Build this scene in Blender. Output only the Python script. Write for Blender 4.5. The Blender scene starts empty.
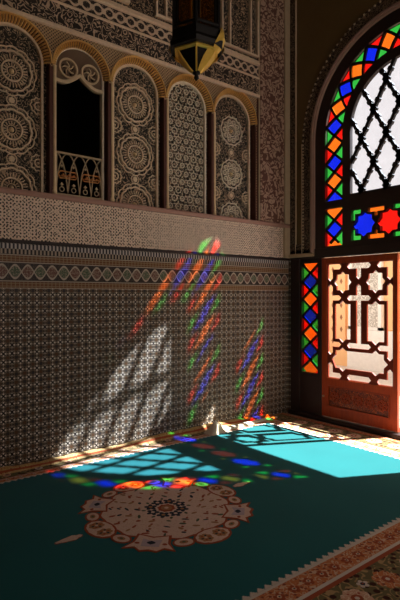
import bpy, bmesh, math, random
from mathutils import Vector, Matrix
random.seed(7)
PI = math.pi
scn = bpy.context.scene
COL = scn.collection

# ---------------------------------------------------------------- camera, world, sun, exposure
D, X0, EYE = 4.36, 4.91, 1.5          # tiled wall at y = D, door wall at x = X0
cam_d = bpy.data.cameras.new('camera'); cam = bpy.data.objects.new('camera', cam_d); COL.objects.link(cam)
cam_d.sensor_fit = 'VERTICAL'; cam_d.sensor_height = 24; cam_d.lens = 20.0
cam_d.shift_y = -4 / 600
cam_d.clip_start = 0.05
cam.location = (0, 0, EYE); cam.rotation_euler = (PI / 2, 0, math.radians(51.6 - 90))
scn.camera = cam

w = bpy.data.worlds.new('sky'); scn.world = w; w.use_nodes = True
bg = w.node_tree.nodes['Background']; bg.inputs[0].default_value = (1.0, 0.85, 0.75, 1); bg.inputs[1].default_value = 1.45

sun_d = bpy.data.lights.new('sun', 'SUN'); sun = bpy.data.objects.new('sun', sun_d); COL.objects.link(sun)
sun_d.energy = 26.0; sun_d.angle = math.radians(0.75); sun_d.color = (1.0, 0.98, 0.96)
SUN_DIR = Vector((-2.0, 1.0, -2.5)).normalized()
sun.rotation_euler = SUN_DIR.to_track_quat('-Z', 'Y').to_euler()
sun.location = (9, -2, 8)

scn.view_settings.view_transform = 'Standard'; scn.view_settings.look = 'None'
scn.view_settings.gamma = 1.0; scn.view_settings.exposure = 0.0
scn.view_settings.use_curve_mapping = False
scn.cycles.max_bounces = 10; scn.cycles.diffuse_bounces = 6; scn.cycles.transparent_max_bounces = 16
scn.cycles.sample_clamp_indirect = 6.0

# ---------------------------------------------------------------- node helpers
class S:
    def __init__(s, nt, sock): s.nt, s.k = nt, sock
    def m(s, op, *a, clamp=False):
        n = s.nt.nodes.new('ShaderNodeMath'); n.operation = op; n.use_clamp = clamp
        for i, v in enumerate((s,) + a):
            if isinstance(v, S): s.nt.links.new(v.k, n.inputs[i])
            else: n.inputs[i].default_value = v
        return S(s.nt, n.outputs[0])
    def __add__(s, o): return s.m('ADD', o)
    __radd__ = __add__
    def __sub__(s, o): return s.m('SUBTRACT', o)
    def __rsub__(s, o): return s.m('MULTIPLY_ADD', -1.0, o)
    def __mul__(s, o): return s.m('MULTIPLY', o)
    __rmul__ = __mul__
    def __truediv__(s, o): return s.m('DIVIDE', o)
    def abs(s): return s.m('ABSOLUTE')
    def fr(s): return s.m('FRACT')
    def floor(s): return s.m('FLOOR')
    def sin(s): return s.m('SINE')
    def cos(s): return s.m('COSINE')
    def max(s, o): return s.m('MAXIMUM', o)
    def min(s, o): return s.m('MINIMUM', o)
    def lt(s, o): return s.m('LESS_THAN', o)
    def gt(s, o): return s.m('GREATER_THAN', o)
    def below(s, e, wd=0.02): return ((s * -1.0 + e) / wd + 0.5).m('MINIMUM', 1.0).m('MAXIMUM', 0.0)
    def cen(s, per): return (s / per + 0.5).fr() - 0.5        # signed, -.5..+.5

class NB:
    def __init__(s, name):
        s.mat = bpy.data.materials.new(name); s.mat.use_nodes = True
        s.nt = s.mat.node_tree; s.b = s.nt.nodes['Principled BSDF']
        s.tc = s.nt.nodes.new('ShaderNodeTexCoord')
        sp = s.nt.nodes.new('ShaderNodeSeparateXYZ'); s.nt.links.new(s.tc.outputs['Object'], sp.inputs[0])
        s.x, s.y, s.z = (S(s.nt, sp.outputs[i]) for i in range(3))
        s.u = s.x + s.y
    def vec(s, a, b, c=0.0):
        n = s.nt.nodes.new('ShaderNodeCombineXYZ')
        for i, v in enumerate((a, b, c)):
            if isinstance(v, S): s.nt.links.new(v.k, n.inputs[i])
            else: n.inputs[i].default_value = v
        return n.outputs[0]
    def noise(s, scale, detail=2.0, vec=None, dist=0.0):
        n = s.nt.nodes.new('ShaderNodeTexNoise'); s.nt.links.new(vec or s.tc.outputs['Object'], n.inputs['Vector'])
        n.inputs['Scale'].default_value = scale; n.inputs['Detail'].default_value = detail
        n.inputs['Distortion'].default_value = dist
        return S(s.nt, n.outputs[0])
    def voro(s, scale, vec=None, feature='F1', rand=1.0):
        n = s.nt.nodes.new('ShaderNodeTexVoronoi'); s.nt.links.new(vec or s.tc.outputs['Object'], n.inputs['Vector'])
        n.feature = feature; n.inputs['Scale'].default_value = scale; n.inputs['Randomness'].default_value = rand
        return S(s.nt, n.outputs['Distance'])
    def mix(s, f, a, b):
        n = s.nt.nodes.new('ShaderNodeMix'); n.data_type = 'RGBA'
        if isinstance(f, S): s.nt.links.new(f.k, n.inputs[0])
        else: n.inputs[0].default_value = f
        for i, v in ((6, a), (7, b)):
            if isinstance(v, tuple): n.inputs[i].default_value = (*v, 1)
            else: s.nt.links.new(v, n.inputs[i])
        return n.outputs[2]
    def done(s, color, rough=0.6, metal=0.0, bump=None, bstr=0.4, bdist=0.01, spec=0.5, coat=0.0):
        b = s.b
        if isinstance(color, tuple): b.inputs['Base Color'].default_value = (*color, 1)
        else: s.nt.links.new(color, b.inputs['Base Color'])
        if isinstance(rough, S): s.nt.links.new(rough.k, b.inputs['Roughness'])
        else: b.inputs['Roughness'].default_value = rough
        b.inputs['Metallic'].default_value = metal
        b.inputs['Specular IOR Level'].default_value = spec
        b.inputs['Coat Weight'].default_value = coat
        if bump is not None:
            n = s.nt.nodes.new('ShaderNodeBump'); n.inputs['Strength'].default_value = bstr
            n.inputs['Distance'].default_value = bdist
            s.nt.links.new(bump.k, n.inputs['Height']); s.nt.links.new(n.outputs[0], b.inputs['Normal'])
        return s.mat

def simple(name, col, rough=0.6, metal=0.0, var=0.12, scale=14, spec=0.5, bstr=0.15, coat=0.0):
    b = NB(name); n = b.noise(scale, 3.0)
    dark = tuple(c * (1 - var) for c in col); lite = tuple(min(1, c * (1 + var)) for c in col)
    return b.done(b.mix(n, dark, lite), rough, metal, bump=n, bstr=bstr, bdist=0.003, spec=spec, coat=coat)

# --- glazed mosaic of the dado
def tile_nodes(b):
    m = 0.072
    p = b.u.cen(m).abs(); q = b.z.cen(m).abs()
    pp = p * -1.0 + 0.5; qq = q * -1.0 + 0.5
    n = b.noise(60, 1.0)
    white = ((p - 0.25).abs() + q).below(0.13, 0.04).max(((q - 0.25).abs() + p).below(0.13, 0.04))
    line = ((p + q - 0.5).abs()).below(0.035, 0.03)
    star = (pp.max(qq)).below(0.16, 0.04).max((pp + qq).below(0.21, 0.04))
    ring = (pp.max(qq) - 0.23).abs().below(0.03, 0.02) * ((pp - qq).abs()).below(0.26, 0.03)
    col = b.mix(line, (0.010, 0.007, 0.005), (0.36, 0.29, 0.21))
    col = b.mix(ring, col, (0.20, 0.15, 0.10))
    alt = ((b.u / m).floor() + (b.z / m).floor()).m('MODULO', 2.0).abs().gt(0.5)
    col = b.mix(star, col, b.mix(alt, (0.10, 0.05, 0.022), (0.035, 0.03, 0.03)))
    col = b.mix(white, col, b.mix(n, (0.52, 0.46, 0.38), (0.86, 0.78, 0.67)))
    joint = b.u.cen(m * 4).abs().below(0.010, 0.006)
    col = b.mix(joint, col, (0.012, 0.010, 0.009))
    return col, white + line * 0.5
b = NB('glazed_mosaic'); c, h = tile_nodes(b)
M_TILE = b.done(c, 0.38, spec=0.2, bump=h, bstr=0.25, bdist=0.002)

# --- curly carved stucco: noise contour lines, recess shade painted in as the dark colour
def stucco(name, lite, dark, scale=11, rings=6.0, wd=0.20, holes=0.0, hs=30, bstr=0.8, extra=None):
    b = NB(name); v = b.vec(b.u, b.z)
    n = b.noise(scale, 1.0, v, 0.6)
    l = ((n * rings).fr() - 0.5).abs().below(wd, 0.10)
    if holes:
        d = b.voro(hs, v, 'F1', 0.75)
        l = l.max(0.55) * (1.0 - d.below(holes, 0.10)) if holes > 0.3 else l * (1.0 - d.below(holes, 0.1))
    if extra: l = extra(b, l)
    t = b.noise(3.0, 2.0)
    lc = b.mix(t, tuple(x * 0.8 for x in lite), lite)
    return b.done(b.mix(l, dark, lc), 0.75, bump=l, bstr=bstr, bdist=0.008)

def lace(name, lite, dark, per=0.034):  # dark holes paint in the shade inside the carving
    b = NB(name); v = b.vec(b.u, b.z)
    wob = b.noise(20, 1.0, v) * 1.5
    a = ((b.u * (2 * PI / per) + wob).sin() * (b.z * (2 * PI / per) - wob * 2.0).sin())
    a2 = (((b.u + b.z) * (2 * PI / per * 0.62)).sin() * ((b.u - b.z) * (2 * PI / per * 0.62)).sin())
    d = b.voro(1.0 / per * 1.2, v, 'F1', 0.7)
    hole = (a + a2 * 0.7).below(-0.35, 0.35).max(d.below(0.22, 0.08))
    big = (((b.u.cen(0.17) * b.u.cen(0.17) + b.z.cen(0.17) * b.z.cen(0.17)).m('SQRT') - 0.33).abs()).below(0.035, 0.03)
    l = (1.0 - hole).max(big)
    return b.done(b.mix(l, dark, lite), 0.75, bump=l, bstr=0.8, bdist=0.006)

M_LACE = lace('carved_lace_stucco', (0.86, 0.68, 0.53), (0.04, 0.028, 0.018))
M_FLORAL = stucco('carved_floral_stucco', (0.68, 0.50, 0.34), (0.030, 0.020, 0.012), 13, 6.0, 0.16)
M_UPPER = stucco('carved_upper_stucco', (0.66, 0.47, 0.29), (0.025, 0.018, 0.010), 17, 6.0, 0.15, 0.25, 22)
M_PIL = stucco('vine_carved_stucco', (0.62, 0.42, 0.30), (0.16, 0.07, 0.045), 13, 4.0, 0.24)
M_PANEL = stucco('carved_panel_ground', (0.56, 0.41, 0.27), (0.022, 0.019, 0.011), 20, 5.0, 0.14, 0.2, 36)  # near-black ground paints in the shade behind the raised ornament
M_LACEW = stucco('carved_casing_stucco', (0.30, 0.20, 0.12), (0.04, 0.022, 0.012), 24, 5.0, 0.18)

b = NB('diaper_stucco'); per = 0.065
p = (b.u + b.z).cen(per).abs(); q = (b.u - b.z).cen(per).abs()
ln = p.min(q).below(0.10, 0.06); dt = p.max(q)
ctr = (1.0 - dt.below(0.36, 0.05))
l = ln.max(ctr * 0.8)
M_DIAPER = b.done(b.mix(l, (0.035, 0.020, 0.010), (0.52, 0.35, 0.19)), 0.75, bump=l, bstr=0.7, bdist=0.005)  # gaps of the lattice coloured dark as recess shade

b = NB('guilloche_stucco')            # band between z 4.16 and 4.31
v = (b.z - 4.235) / 0.06; k = 2 * PI / 0.24
s1 = (b.u * k).sin() * 0.75
l = (v - s1).abs().below(0.22, 0.1).max((v + s1).abs().below(0.22, 0.1)).max(v.abs().gt(1.05))
rg = ((b.u.cen(0.12) * 2.0).abs().m('POWER', 2.0) + (v * 0.9).m('POWER', 2.0)).m('SQRT')
l = l.max((rg - 0.32).abs().below(0.10, 0.08)).max(b.voro(60, b.vec(b.u, b.z)).below(0.25, 0.1) * 0.7)
M_GUIL = b.done(b.mix(l, (0.03, 0.018, 0.012), (0.70, 0.53, 0.37)), 0.75, bump=l, bstr=0.8, bdist=0.006)  # dark between the interlaced strands is painted recess shade

b = NB('mosaic_frieze')               # z 1.566 .. 1.98
def band(b, z0, z1, wd=0.004): return b.z.gt(z0) * b.z.lt(z1)
cream, blk, brn = (0.46, 0.39, 0.31), (0.018, 0.014, 0.013), (0.16, 0.065, 0.022)
col = b.mix(0.0, blk, blk)
for z0, z1 in ((1.572, 1.622), (1.797, 1.848)):        # brown brick rows
    br = (b.u.cen(0.036).abs().below(0.40, 0.06)) * ((b.z - z0).cen(0.025).abs().below(0.38, 0.08))
    col = b.mix(band(b, z0, z1), col, b.mix(br, (0.30, 0.22, 0.13), brn))
for zz in (1.629, 1.790, 1.854, 1.567):
    col = b.mix((b.z - zz).abs().below(0.004, 0.002), col, cream)
vv = (b.z - 1.71).abs() / 0.062
og = (vv - (b.u * (PI / 0.11)).sin().abs() * 0.92)
outl = og.abs().below(0.15, 0.08); ins = og.below(-0.18, 0.06)
alt = (b.u / 0.22).fr().gt(0.5)
dots = b.voro(75, b.vec(b.u, b.z), rand=0.3).below(0.33, 0.1)
lz = b.mix(outl, b.mix(dots, blk, (0.12, 0.09, 0.07)), cream)
lz = b.mix(ins, lz, b.mix(dots, b.mix(alt, (0.05, 0.09, 0.045), (0.13, 0.05, 0.035)), (0.40, 0.33, 0.26)))
col = b.mix(band(b, 1.635, 1.785), col, lz)
mer = (b.u.cen(0.034).abs()).below(0.25, 0.05); mer2 = ((b.u + 0.017).cen(0.034).abs()).below(0.25, 0.05)
up = b.z.gt(1.905)
col = b.mix(band(b, 1.862, 1.905), col, b.mix(mer2, blk, (0.38, 0.31, 0.24)))
col = b.mix(band(b, 1.905, 1.950), col, b.mix(mer, (0.03, 0.03, 0.04), (0.50, 0.46, 0.42)))
M_FRIEZE = b.done(col, 0.4, spec=0.2)

M_PINK = simple('rose_stucco', (0.44, 0.25, 0.19), 0.7)
M_CREAMST = simple('smooth_cream_stucco', (0.50, 0.38, 0.24), 0.6)
M_GILT = simple('gilded_stucco', (0.78, 0.46, 0.14), 0.45, 0.2, 0.2, 40, bstr=0.3)
M_GILTC = simple('pale_gilded_column', (0.82, 0.62, 0.36), 0.45, 0.1, 0.15, 30)
M_RED = simple('oxblood_reveal', (0.10, 0.028, 0.015), 0.6)
M_ORN = simple('raised_stucco_ornament', (0.84, 0.64, 0.44), 0.7, 0, 0.25, 45)
M_ORN2 = simple('raised_pale_ornament', (0.88, 0.74, 0.57), 0.7, 0, 0.25, 45)
M_OLIVE = simple('olive_plaster', (0.17, 0.105, 0.035), 0.7, 0, 0.12, 4)
M_ARCH = simple('rose_archivolt', (0.40, 0.25, 0.19), 0.55)
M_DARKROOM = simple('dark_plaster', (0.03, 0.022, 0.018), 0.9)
M_GRILLE = simple('tarnished_brass', (0.42, 0.32, 0.19), 0.5, 0.5, 0.2, 50)
M_CREAMED = simple('pale_gilt_edge', (0.74, 0.58, 0.36), 0.5, 0.1, 0.15, 30)
M_LATT = simple('backlit_mahogany_lattice', (0.20, 0.026, 0.008), 0.45, 0, 0.35, 9, spec=0.25)  # mahogany darkened, its backlit shade put into the colour
M_ORANGE = simple('orange_paint', (0.55, 0.22, 0.05), 0.6)
M_ROOM = simple('brown_stucco', (0.10, 0.072, 0.048), 0.8, 0, 0.2, 3)
M_CEIL = simple('dark_cedar_ceiling', (0.07, 0.04, 0.022), 0.7, 0, 0.25, 6)

b = NB('mahogany')
g = b.noise(5.0, 4.0, b.vec(b.u * 7.0, b.z * 0.9), 0.4)
M_WOOD = b.done(b.mix(g, (0.20, 0.016, 0.004), (0.52, 0.080, 0.010)), 0.42, bump=g, bstr=0.08, bdist=0.002, spec=0.3)
b = NB('carved_mahogany'); n = b.noise(26, 1.0, b.vec(b.u, b.z), 0.7)
l = ((n * 6.0).fr() - 0.5).abs().below(0.18, 0.12)
M_WOODC = b.done(b.mix(l, (0.12, 0.014, 0.005), (0.58, 0.12, 0.02)), 0.4, bump=l, bstr=0.9, bdist=0.008)
M_BLACKW = simple('near_black_stained_wood', (0.018, 0.006, 0.004), 0.5, 0, 0.3, 20)
M_LEAD = simple('black_glazing_bars', (0.010, 0.006, 0.006), 0.6)

def glass(name, col, gl=0.06, haze=0.0):
    m = bpy.data.materials.new(name); m.use_nodes = True; nt = m.node_tree; nt.nodes.clear()
    o = nt.nodes.new('ShaderNodeOutputMaterial'); t = nt.nodes.new('ShaderNodeBsdfTransparent')
    n = nt.nodes.new('ShaderNodeTexNoise'); n.inputs['Scale'].default_value = 9.0
    tc = nt.nodes.new('ShaderNodeTexCoord'); nt.links.new(tc.outputs['Object'], n.inputs['Vector'])
    mx = nt.nodes.new('ShaderNodeMix'); mx.data_type = 'RGBA'; nt.links.new(n.outputs[0], mx.inputs[0])
    mx.inputs[6].default_value = (*[c * 0.82 for c in col], 1); mx.inputs[7].default_value = (*col, 1)
    nt.links.new(mx.outputs[2], t.inputs[0])
    g = nt.nodes.new('ShaderNodeBsdfGlossy'); g.inputs['Roughness'].default_value = 0.08
    g.inputs[0].default_value = (0.9, 0.9, 0.9, 1)
    ms = nt.nodes.new('ShaderNodeMixShader'); ms.inputs[0].default_value = gl
    nt.links.new(t.outputs[0], ms.inputs[1]); nt.links.new(g.outputs[0], ms.inputs[2]); last = ms
    if haze:
        tr = nt.nodes.new('ShaderNodeBsdfTranslucent'); tr.inputs[0].default_value = (0.9, 0.9, 0.92, 1)
        m2 = nt.nodes.new('ShaderNodeMixShader'); m2.inputs[0].default_value = haze
        nt.links.new(ms.outputs[0], m2.inputs[1]); nt.links.new(tr.outputs[0], m2.inputs[2]); last = m2
    nt.links.new(last.outputs[0], o.inputs[0]); return m
G = dict(red=glass('red_glass', (0.80, 0.010, 0.006)), blue=glass('blue_glass', (0.004, 0.02, 0.88)),
         green=glass('green_glass', (0.03, 0.48, 0.06)), orange=glass('orange_glass', (0.98, 0.19, 0.012)),
         clear=glass('milky_glass', (0.63, 0.70, 0.81), 0.04, 0.015), amber=glass('smoky_amber_glass', (0.55, 0.36, 0.08), 0.05, 0.0))

# ---------------------------------------------------------------- mesh helpers
def fA(u, v, h): return (u, D - h, v)          # on the tiled wall, h out of the wall
def fB(u, v, h): return (X0 - h, u, v)         # on the door wall, h into the room
def fF(u, v, h): return (u, v, h)              # on the floor
class MB:
    def __init__(s, f=None): s.v, s.f, s.mi, s.cur, s.F = [], [], [], 0, f or (lambda a, b, c: (a, b, c))
    def P(s, *p): s.v.append(s.F(*p)); return len(s.v) - 1
    def face(s, *i): s.f.append(tuple(i)); s.mi.append(s.cur)
    def prism(s, pts, h0, h1, cap0=False):
        a = [s.P(u, v, h0) for u, v in pts]; c = [s.P(u, v, h1) for u, v in pts]; n = len(pts)
        s.face(*c)
        if cap0: s.face(*a[::-1])
        for i in range(n): j = (i + 1) % n; s.face(a[i], a[j], c[j], c[i])
    def box(s, u0, u1, v0, v1, h0, h1): s.prism([(u0, v0), (u1, v0), (u1, v1), (u0, v1)], h0, h1, True)
    def ringf(s, cu, cv, r0, r1, h0, h1, n=48, a0=0.0, a1=2 * PI, mod=None, hin=None):
        """raised annulus; r0/r1 may be modulated by mod(angle); hin: height at inner edge"""
        full = abs(a1 - a0 - 2 * PI) < 1e-6; k = n if full else n + 1; rows = []
        for i in range(k):
            a = a0 + (a1 - a0) * i / n; d = mod(a) if mod else 0.0
            ca, sa = math.cos(a), math.sin(a); ri, ro = r0 + d, r1 + d
            hi = h1 if hin is None else hin
            rows.append([s.P(cu + ri * ca, cv + ri * sa, h0), s.P(cu + ri * ca, cv + ri * sa, hi),
                         s.P(cu + ro * ca, cv + ro * sa, h1), s.P(cu + ro * ca, cv + ro * sa, h0)])
        for i in range(n):
            A, B = rows[i], rows[(i + 1) % k]
            for j in range(3): s.face(A[j], B[j], B[j + 1], A[j + 1])
    def stroke(s, pts, wd, h0, h1, closed=False):
        n = len(pts); L = []; R = []
        for i in range(n):
            p = Vector(pts[i]); a = Vector(pts[(i - 1) % n]) if (closed or i > 0) else p
            c = Vector(pts[(i + 1) % n]) if (closed or i < n - 1) else p
            t = (c - a)
            if t.length < 1e-9: t = Vector((1, 0))
            t.normalize(); nn = Vector((-t.y, t.x)) * wd / 2
            L.append(p + nn); R.append(p - nn)
        rows = [[s.P(*L[i], h0), s.P(*L[i], h1), s.P(*R[i], h1), s.P(*R[i], h0)] for i in range(n)]
        for i in range(n if closed else n - 1):
            A, B = rows[i], rows[(i + 1) % n]
            for j in range(3): s.face(A[j], B[j], B[j + 1], A[j + 1])
        if not closed: s.face(*rows[0]); s.face(*rows[-1][::-1])
    def dome(s, cu, cv, r, h0, h1, n=10):
        a = [s.P(cu + r * math.cos(2 * PI * i / n), cv + r * math.sin(2 * PI * i / n), h0) for i in range(n)]
        c = [s.P(cu + r * .6 * math.cos(2 * PI * i / n), cv + r * .6 * math.sin(2 * PI * i / n), h0 + (h1 - h0) * .8) for i in range(n)]
        t = s.P(cu, cv, h1)
        for i in range(n): j = (i + 1) % n; s.face(a[i], a[j], c[j], c[i]); s.face(c[i], c[j], t)
    def lathe(s, cx, cy, prof, n=24, ph=0.0):
        """vertical revolve of (r, z) in the raw x, y, z frame"""
        rows = []
        for r, z in prof:
            rows.append([s.P(cx + r * math.cos(ph + 2 * PI * i / n), cy + r * math.sin(ph + 2 * PI * i / n), z) for i in range(n)])
        for A, B in zip(rows, rows[1:]):
            for i in range(n): j = (i + 1) % n; s.face(A[i], A[j], B[j], B[i])
        s.face(*rows[0][::-1]); s.face(*rows[-1])
    def tube(s, pts, r, n=8):
        pts = [Vector(p) for p in pts]; rows = []
        for i, p in enumerate(pts):
            t = (pts[min(i + 1, len(pts) - 1)] - pts[max(i - 1, 0)]).normalized()
            up = Vector((0, 0, 1)) if abs(t.z) < 0.9 else Vector((1, 0, 0))
            e = t.cross(up).normalized(); g = t.cross(e)
            rr = r[i] if isinstance(r, (list, tuple)) else r
            rows.append([s.P(*(p + e * rr * math.cos(2 * PI * k / n) + g * rr * math.sin(2 * PI * k / n))) for k in range(n)])
        for A, B in zip(rows, rows[1:]):
            for i in range(n): j = (i + 1) % n; s.face(A[i], A[j], B[j], B[i])
        s.face(*rows[0][::-1]); s.face(*rows[-1])
    def build(s, name, mats, parent=None, bevel=0.0, smooth=False, loc=None):
        me = bpy.data.meshes.new(name); me.from_pydata(s.v, [], s.f)
        for m in (mats if isinstance(mats, (list, tuple)) else [mats]): me.materials.append(m)
        for p, k in zip(me.polygons, s.mi): p.material_index = k
        bm = bmesh.new(); bm.from_mesh(me); bmesh.ops.recalc_face_normals(bm, faces=bm.faces); bm.to_mesh(me); bm.free()
        return link(name, me, parent, bevel, smooth)
def link(name, me, parent=None, bevel=0.0, smooth=False):
    o = bpy.data.objects.new(name, me); COL.objects.link(o)
    if parent:
        o.parent = parent; o.matrix_parent_inverse = Matrix.Translation(-parent.location)
    if smooth:
        for p in me.polygons: p.use_smooth = True
    if bevel:
        md = o.modifiers.new('bevel', 'BEVEL'); md.width = bevel; md.segments = 2; md.limit_method = 'ANGLE'
    return o
def tag(o, label, cat, group=None, kind=None):
    o['label'] = label; o['category'] = cat
    if group: o['group'] = group
    if kind: o['kind'] = kind
    return o
def struct(o, label=None, cat=None):
    o['kind'] = 'structure'
    if label: o['label'] = label; o['category'] = cat
    return o
def empty(name, loc):
    o = bpy.data.objects.new(name, None); COL.objects.link(o); o.location = loc; o.empty_display_size = 0.1; return o

def plate(name, F, outer, holes, h0, h1, mat, parent=None, bev=0.0):
    """a flat plate in a wall plane with openings cut through it, h0..h1 thick"""
    cu = bpy.data.curves.new('tmp', 'CURVE'); cu.dimensions = '2D'; cu.fill_mode = 'BOTH'
    cu.extrude = abs(h1 - h0) / 2 - bev; cu.bevel_depth = bev; cu.bevel_resolution = 0; cu.offset = -bev
    for lp in [outer] + holes:
        sp = cu.splines.new('POLY'); sp.points.add(len(lp) - 1); sp.use_cyclic_u = True
        for i, (a, c) in enumerate(lp): sp.points[i].co = (a, c, 0, 1)
    t = bpy.data.objects.new('tmp', cu); COL.objects.link(t)
    dg = bpy.context.evaluated_depsgraph_get(); me = bpy.data.meshes.new_from_object(t.evaluated_get(dg))
    bpy.data.objects.remove(t); bpy.data.curves.remove(cu)
    hm = (h0 + h1) / 2
    for vtx in me.vertices: vtx.co = F(vtx.co.x, vtx.co.y, hm + vtx.co.z)
    me.materials.clear(); me.materials.append(mat); me.name = name
    bm = bmesh.new(); bm.from_mesh(me); bmesh.ops.remove_doubles(bm, verts=bm.verts, dist=1e-5)
    bmesh.ops.recalc_face_normals(bm, faces=bm.faces); bm.to_mesh(me); bm.free()
    for p in me.polygons: p.use_smooth = False
    return link(name, me, parent)

def rect(u0, u1, v0, v1): return [(u0, v0), (u1, v0), (u1, v1), (u0, v1)]
def arch(uc, a, zb, zs, n=36):
    """closed outline: flat foot at zb, round head springing at zs"""
    return [(uc - a, zb), (uc + a, zb)] + [(uc + a * math.cos(PI * i / n), zs + a * math.sin(PI * i / n)) for i in range(n + 1)]
def star(cu, cv, R, r=None, n=8, ph=PI / 8):
    r = r or R * 0.765
    return [(cu + (R if i % 2 == 0 else r) * math.cos(PI * i / n + ph * 0 + PI / 2), cv + (R if i % 2 == 0 else r) * math.sin(PI * i / n + PI / 2)) for i in range(2 * n)]

# ---------------------------------------------------------------- room shell
H = 6.2; XW, YW = -2.6, -2.2
m = MB(); m.box(XW - .3, X0 + .3, YW - .3, D + .3, -0.25, 0.0)
b = NB('honey_stone_floor'); n = b.noise(7, 3.0)
jj = b.x.cen(0.3).abs().gt(0.485).max(b.y.cen(0.3).abs().gt(0.485))
M_FLOOR = b.done(b.mix(jj, b.mix(n, (0.30, 0.20, 0.12), (0.42, 0.30, 0.19)), (0.12, 0.08, 0.05)), 0.4)
struct(m.build('floor', M_FLOOR), 'stone floor around the edge of the teal rug', 'floor')
m = MB(); m.box(XW - .3, X0 + .3, YW - .3, D + .9, H, H + .2); struct(m.build('ceiling', M_CEIL))
m = MB(); m.box(XW - .3, XW, YW, D, 0, H); struct(m.build('wall_back', M_ROOM))
def fS(u, v, h): return (u, YW + h, v)
fill_wins = [(2.0, .62), (3.8, .88)]  # unseen window openings added to bring soft fill light indoors
struct(plate('wall_front', fS, rect(XW - .3, X0 + .25, 0, H), [[(c - a, 1.2), (c + a, 1.2)] + [(c + a * math.cos(PI * i / 24), 4.9 + a * math.sin(PI * i / 24)) for i in range(25)] for c, a in fill_wins], -.3, 0, M_ROOM))

ZL, ZB, ZS = 2.42, 3.93, 3.59
BAYS = [(1.09, 1.75), (1.75, 2.335), (2.335, 2.99), (2.99, 3.64), (3.64, 4.33)]
def half(bay): return (bay[1] - bay[0]) / 2 - 0.013
# tiled wall: dado, upper part, arch zone with the five recesses
m = MB(fA)
m.box(XW, X0, 0, 1.566, -0.3, 0)
m.cur = 1; m.box(XW, X0, 1.566, ZL, -0.3, 0)
m.cur = 2; m.box(XW, X0, ZB, H, -0.3, 0)
m.cur = 3
w0, w1 = BAYS[1]
m.box(XW, w0, ZL, ZB, -0.3, -0.10); m.box(w1, X0, ZL, ZB, -0.3, -0.10)
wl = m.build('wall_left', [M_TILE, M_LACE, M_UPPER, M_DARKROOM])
struct(wl, 'long wall of dark star mosaic tile below carved stucco', 'wall')
holes = [arch((a + c) / 2, half((a, c)), ZL + 0.001, ZS) for a, c in BAYS]
o = plate('wall_left_arcade', fA, rect(XW, X0, ZL - .0005, ZB), holes, -0.10, 0.0, M_DIAPER)
o.parent = wl; o.name = 'arcade_face'
# small dark room behind the balcony opening
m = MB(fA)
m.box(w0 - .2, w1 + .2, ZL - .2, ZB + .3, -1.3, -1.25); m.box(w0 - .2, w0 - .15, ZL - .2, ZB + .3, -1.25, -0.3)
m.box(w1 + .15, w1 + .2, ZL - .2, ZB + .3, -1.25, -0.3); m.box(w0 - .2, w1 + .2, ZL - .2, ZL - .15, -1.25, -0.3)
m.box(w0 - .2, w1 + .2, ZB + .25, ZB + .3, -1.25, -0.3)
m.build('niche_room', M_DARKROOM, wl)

# trims on the tiled wall
m = MB(fA); m.box(XW, X0, 1.566, 1.952, 0, 0.008); struct(m.build('trim_1', M_FRIEZE), 'banded mosaic frieze of lozenges and merlons above the dado', 'frieze')
m = MB(fA); m.box(XW, X0 - .1, 1.985, 2.37, 0, 0.012); struct(m.build('trim_2', M_LACE), 'pale pierced-look stucco band below the arched panels', 'stucco band')
m = MB(fA)
for a, c, h in ((1.954, 1.985, .02), (1.962, 1.975, .03)): m.box(XW, X0, a, c, 0, h)
struct(m.build('trim_3', M_BLACKW, bevel=.004), 'thin black moulding over the mosaic frieze', 'moulding')
m = MB(fA); m.box(XW, X0, 2.372, 2.418, 0, 0.035); m.box(XW, X0, 2.39, 2.41, 0, 0.045)
struct(m.build('trim_4', M_PINK, bevel=.005), 'rose stucco ledge under the arched panels', 'ledge')
m = MB(fA); m.box(XW, 4.36, 3.915, 3.95, 0, 0.04); m.box(XW, 4.36, 4.142, 4.160, 0, 0.035)
m.box(XW, 4.36, 4.312, 4.335, 0, 0.045); m.box(XW, 4.36, 4.345, 4.365, 0, 0.03)
struct(m.build('trim_5', M_ORN, bevel=.005), 'carved string courses above the arches', 'moulding')
m = MB(fA); m.box(XW, 4.36, 3.95, 4.142, 0, 0.022); struct(m.build('trim_6', M_FLORAL), 'floral carved stucco band directly above the arches', 'stucco band')
m = MB(fA); m.box(XW, 4.36, 4.16, 4.312, 0, 0.02); struct(m.build('trim_7', M_GUIL), 'interlaced guilloche stucco band above the floral band', 'stucco band')
# upper screens of vertical strips
m = MB(fA)
for x in (1.0, 1.9, 2.8, 3.7):
    for dx in (0.05, 0.17, 0.5, 0.62): m.box(x + dx, x + dx + .022, 4.42, H, 0, 0.04)
    m.box(x + .05, x + .64, 4.40, 4.425, 0, 0.04)
struct(m.build('trim_8', M_ORN, bevel=.004), 'upright stucco ribs of the upper wall', 'moulding')
# pilaster next the corner
m = MB(fA); m.box(4.385, 4.80, ZL, H, 0, 0.03)
m.cur = 1; m.box(4.34, 4.385, ZL, H, 0, 0.012)
m.cur = 2; m.box(4.352, 4.372, ZL, H, 0.012, 0.03); m.box(4.80, X0, ZL, H, 0, 0.05)
m.cur = 2; m.box(4.80, X0, 1.985, ZL - .05, 0, 0.05)
struct(m.build('trim_9', [M_PIL, M_RED, M_CREAMST], bevel=.004), 'vine-carved pilaster strip in the corner beside the door wall', 'pilaster')

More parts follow.
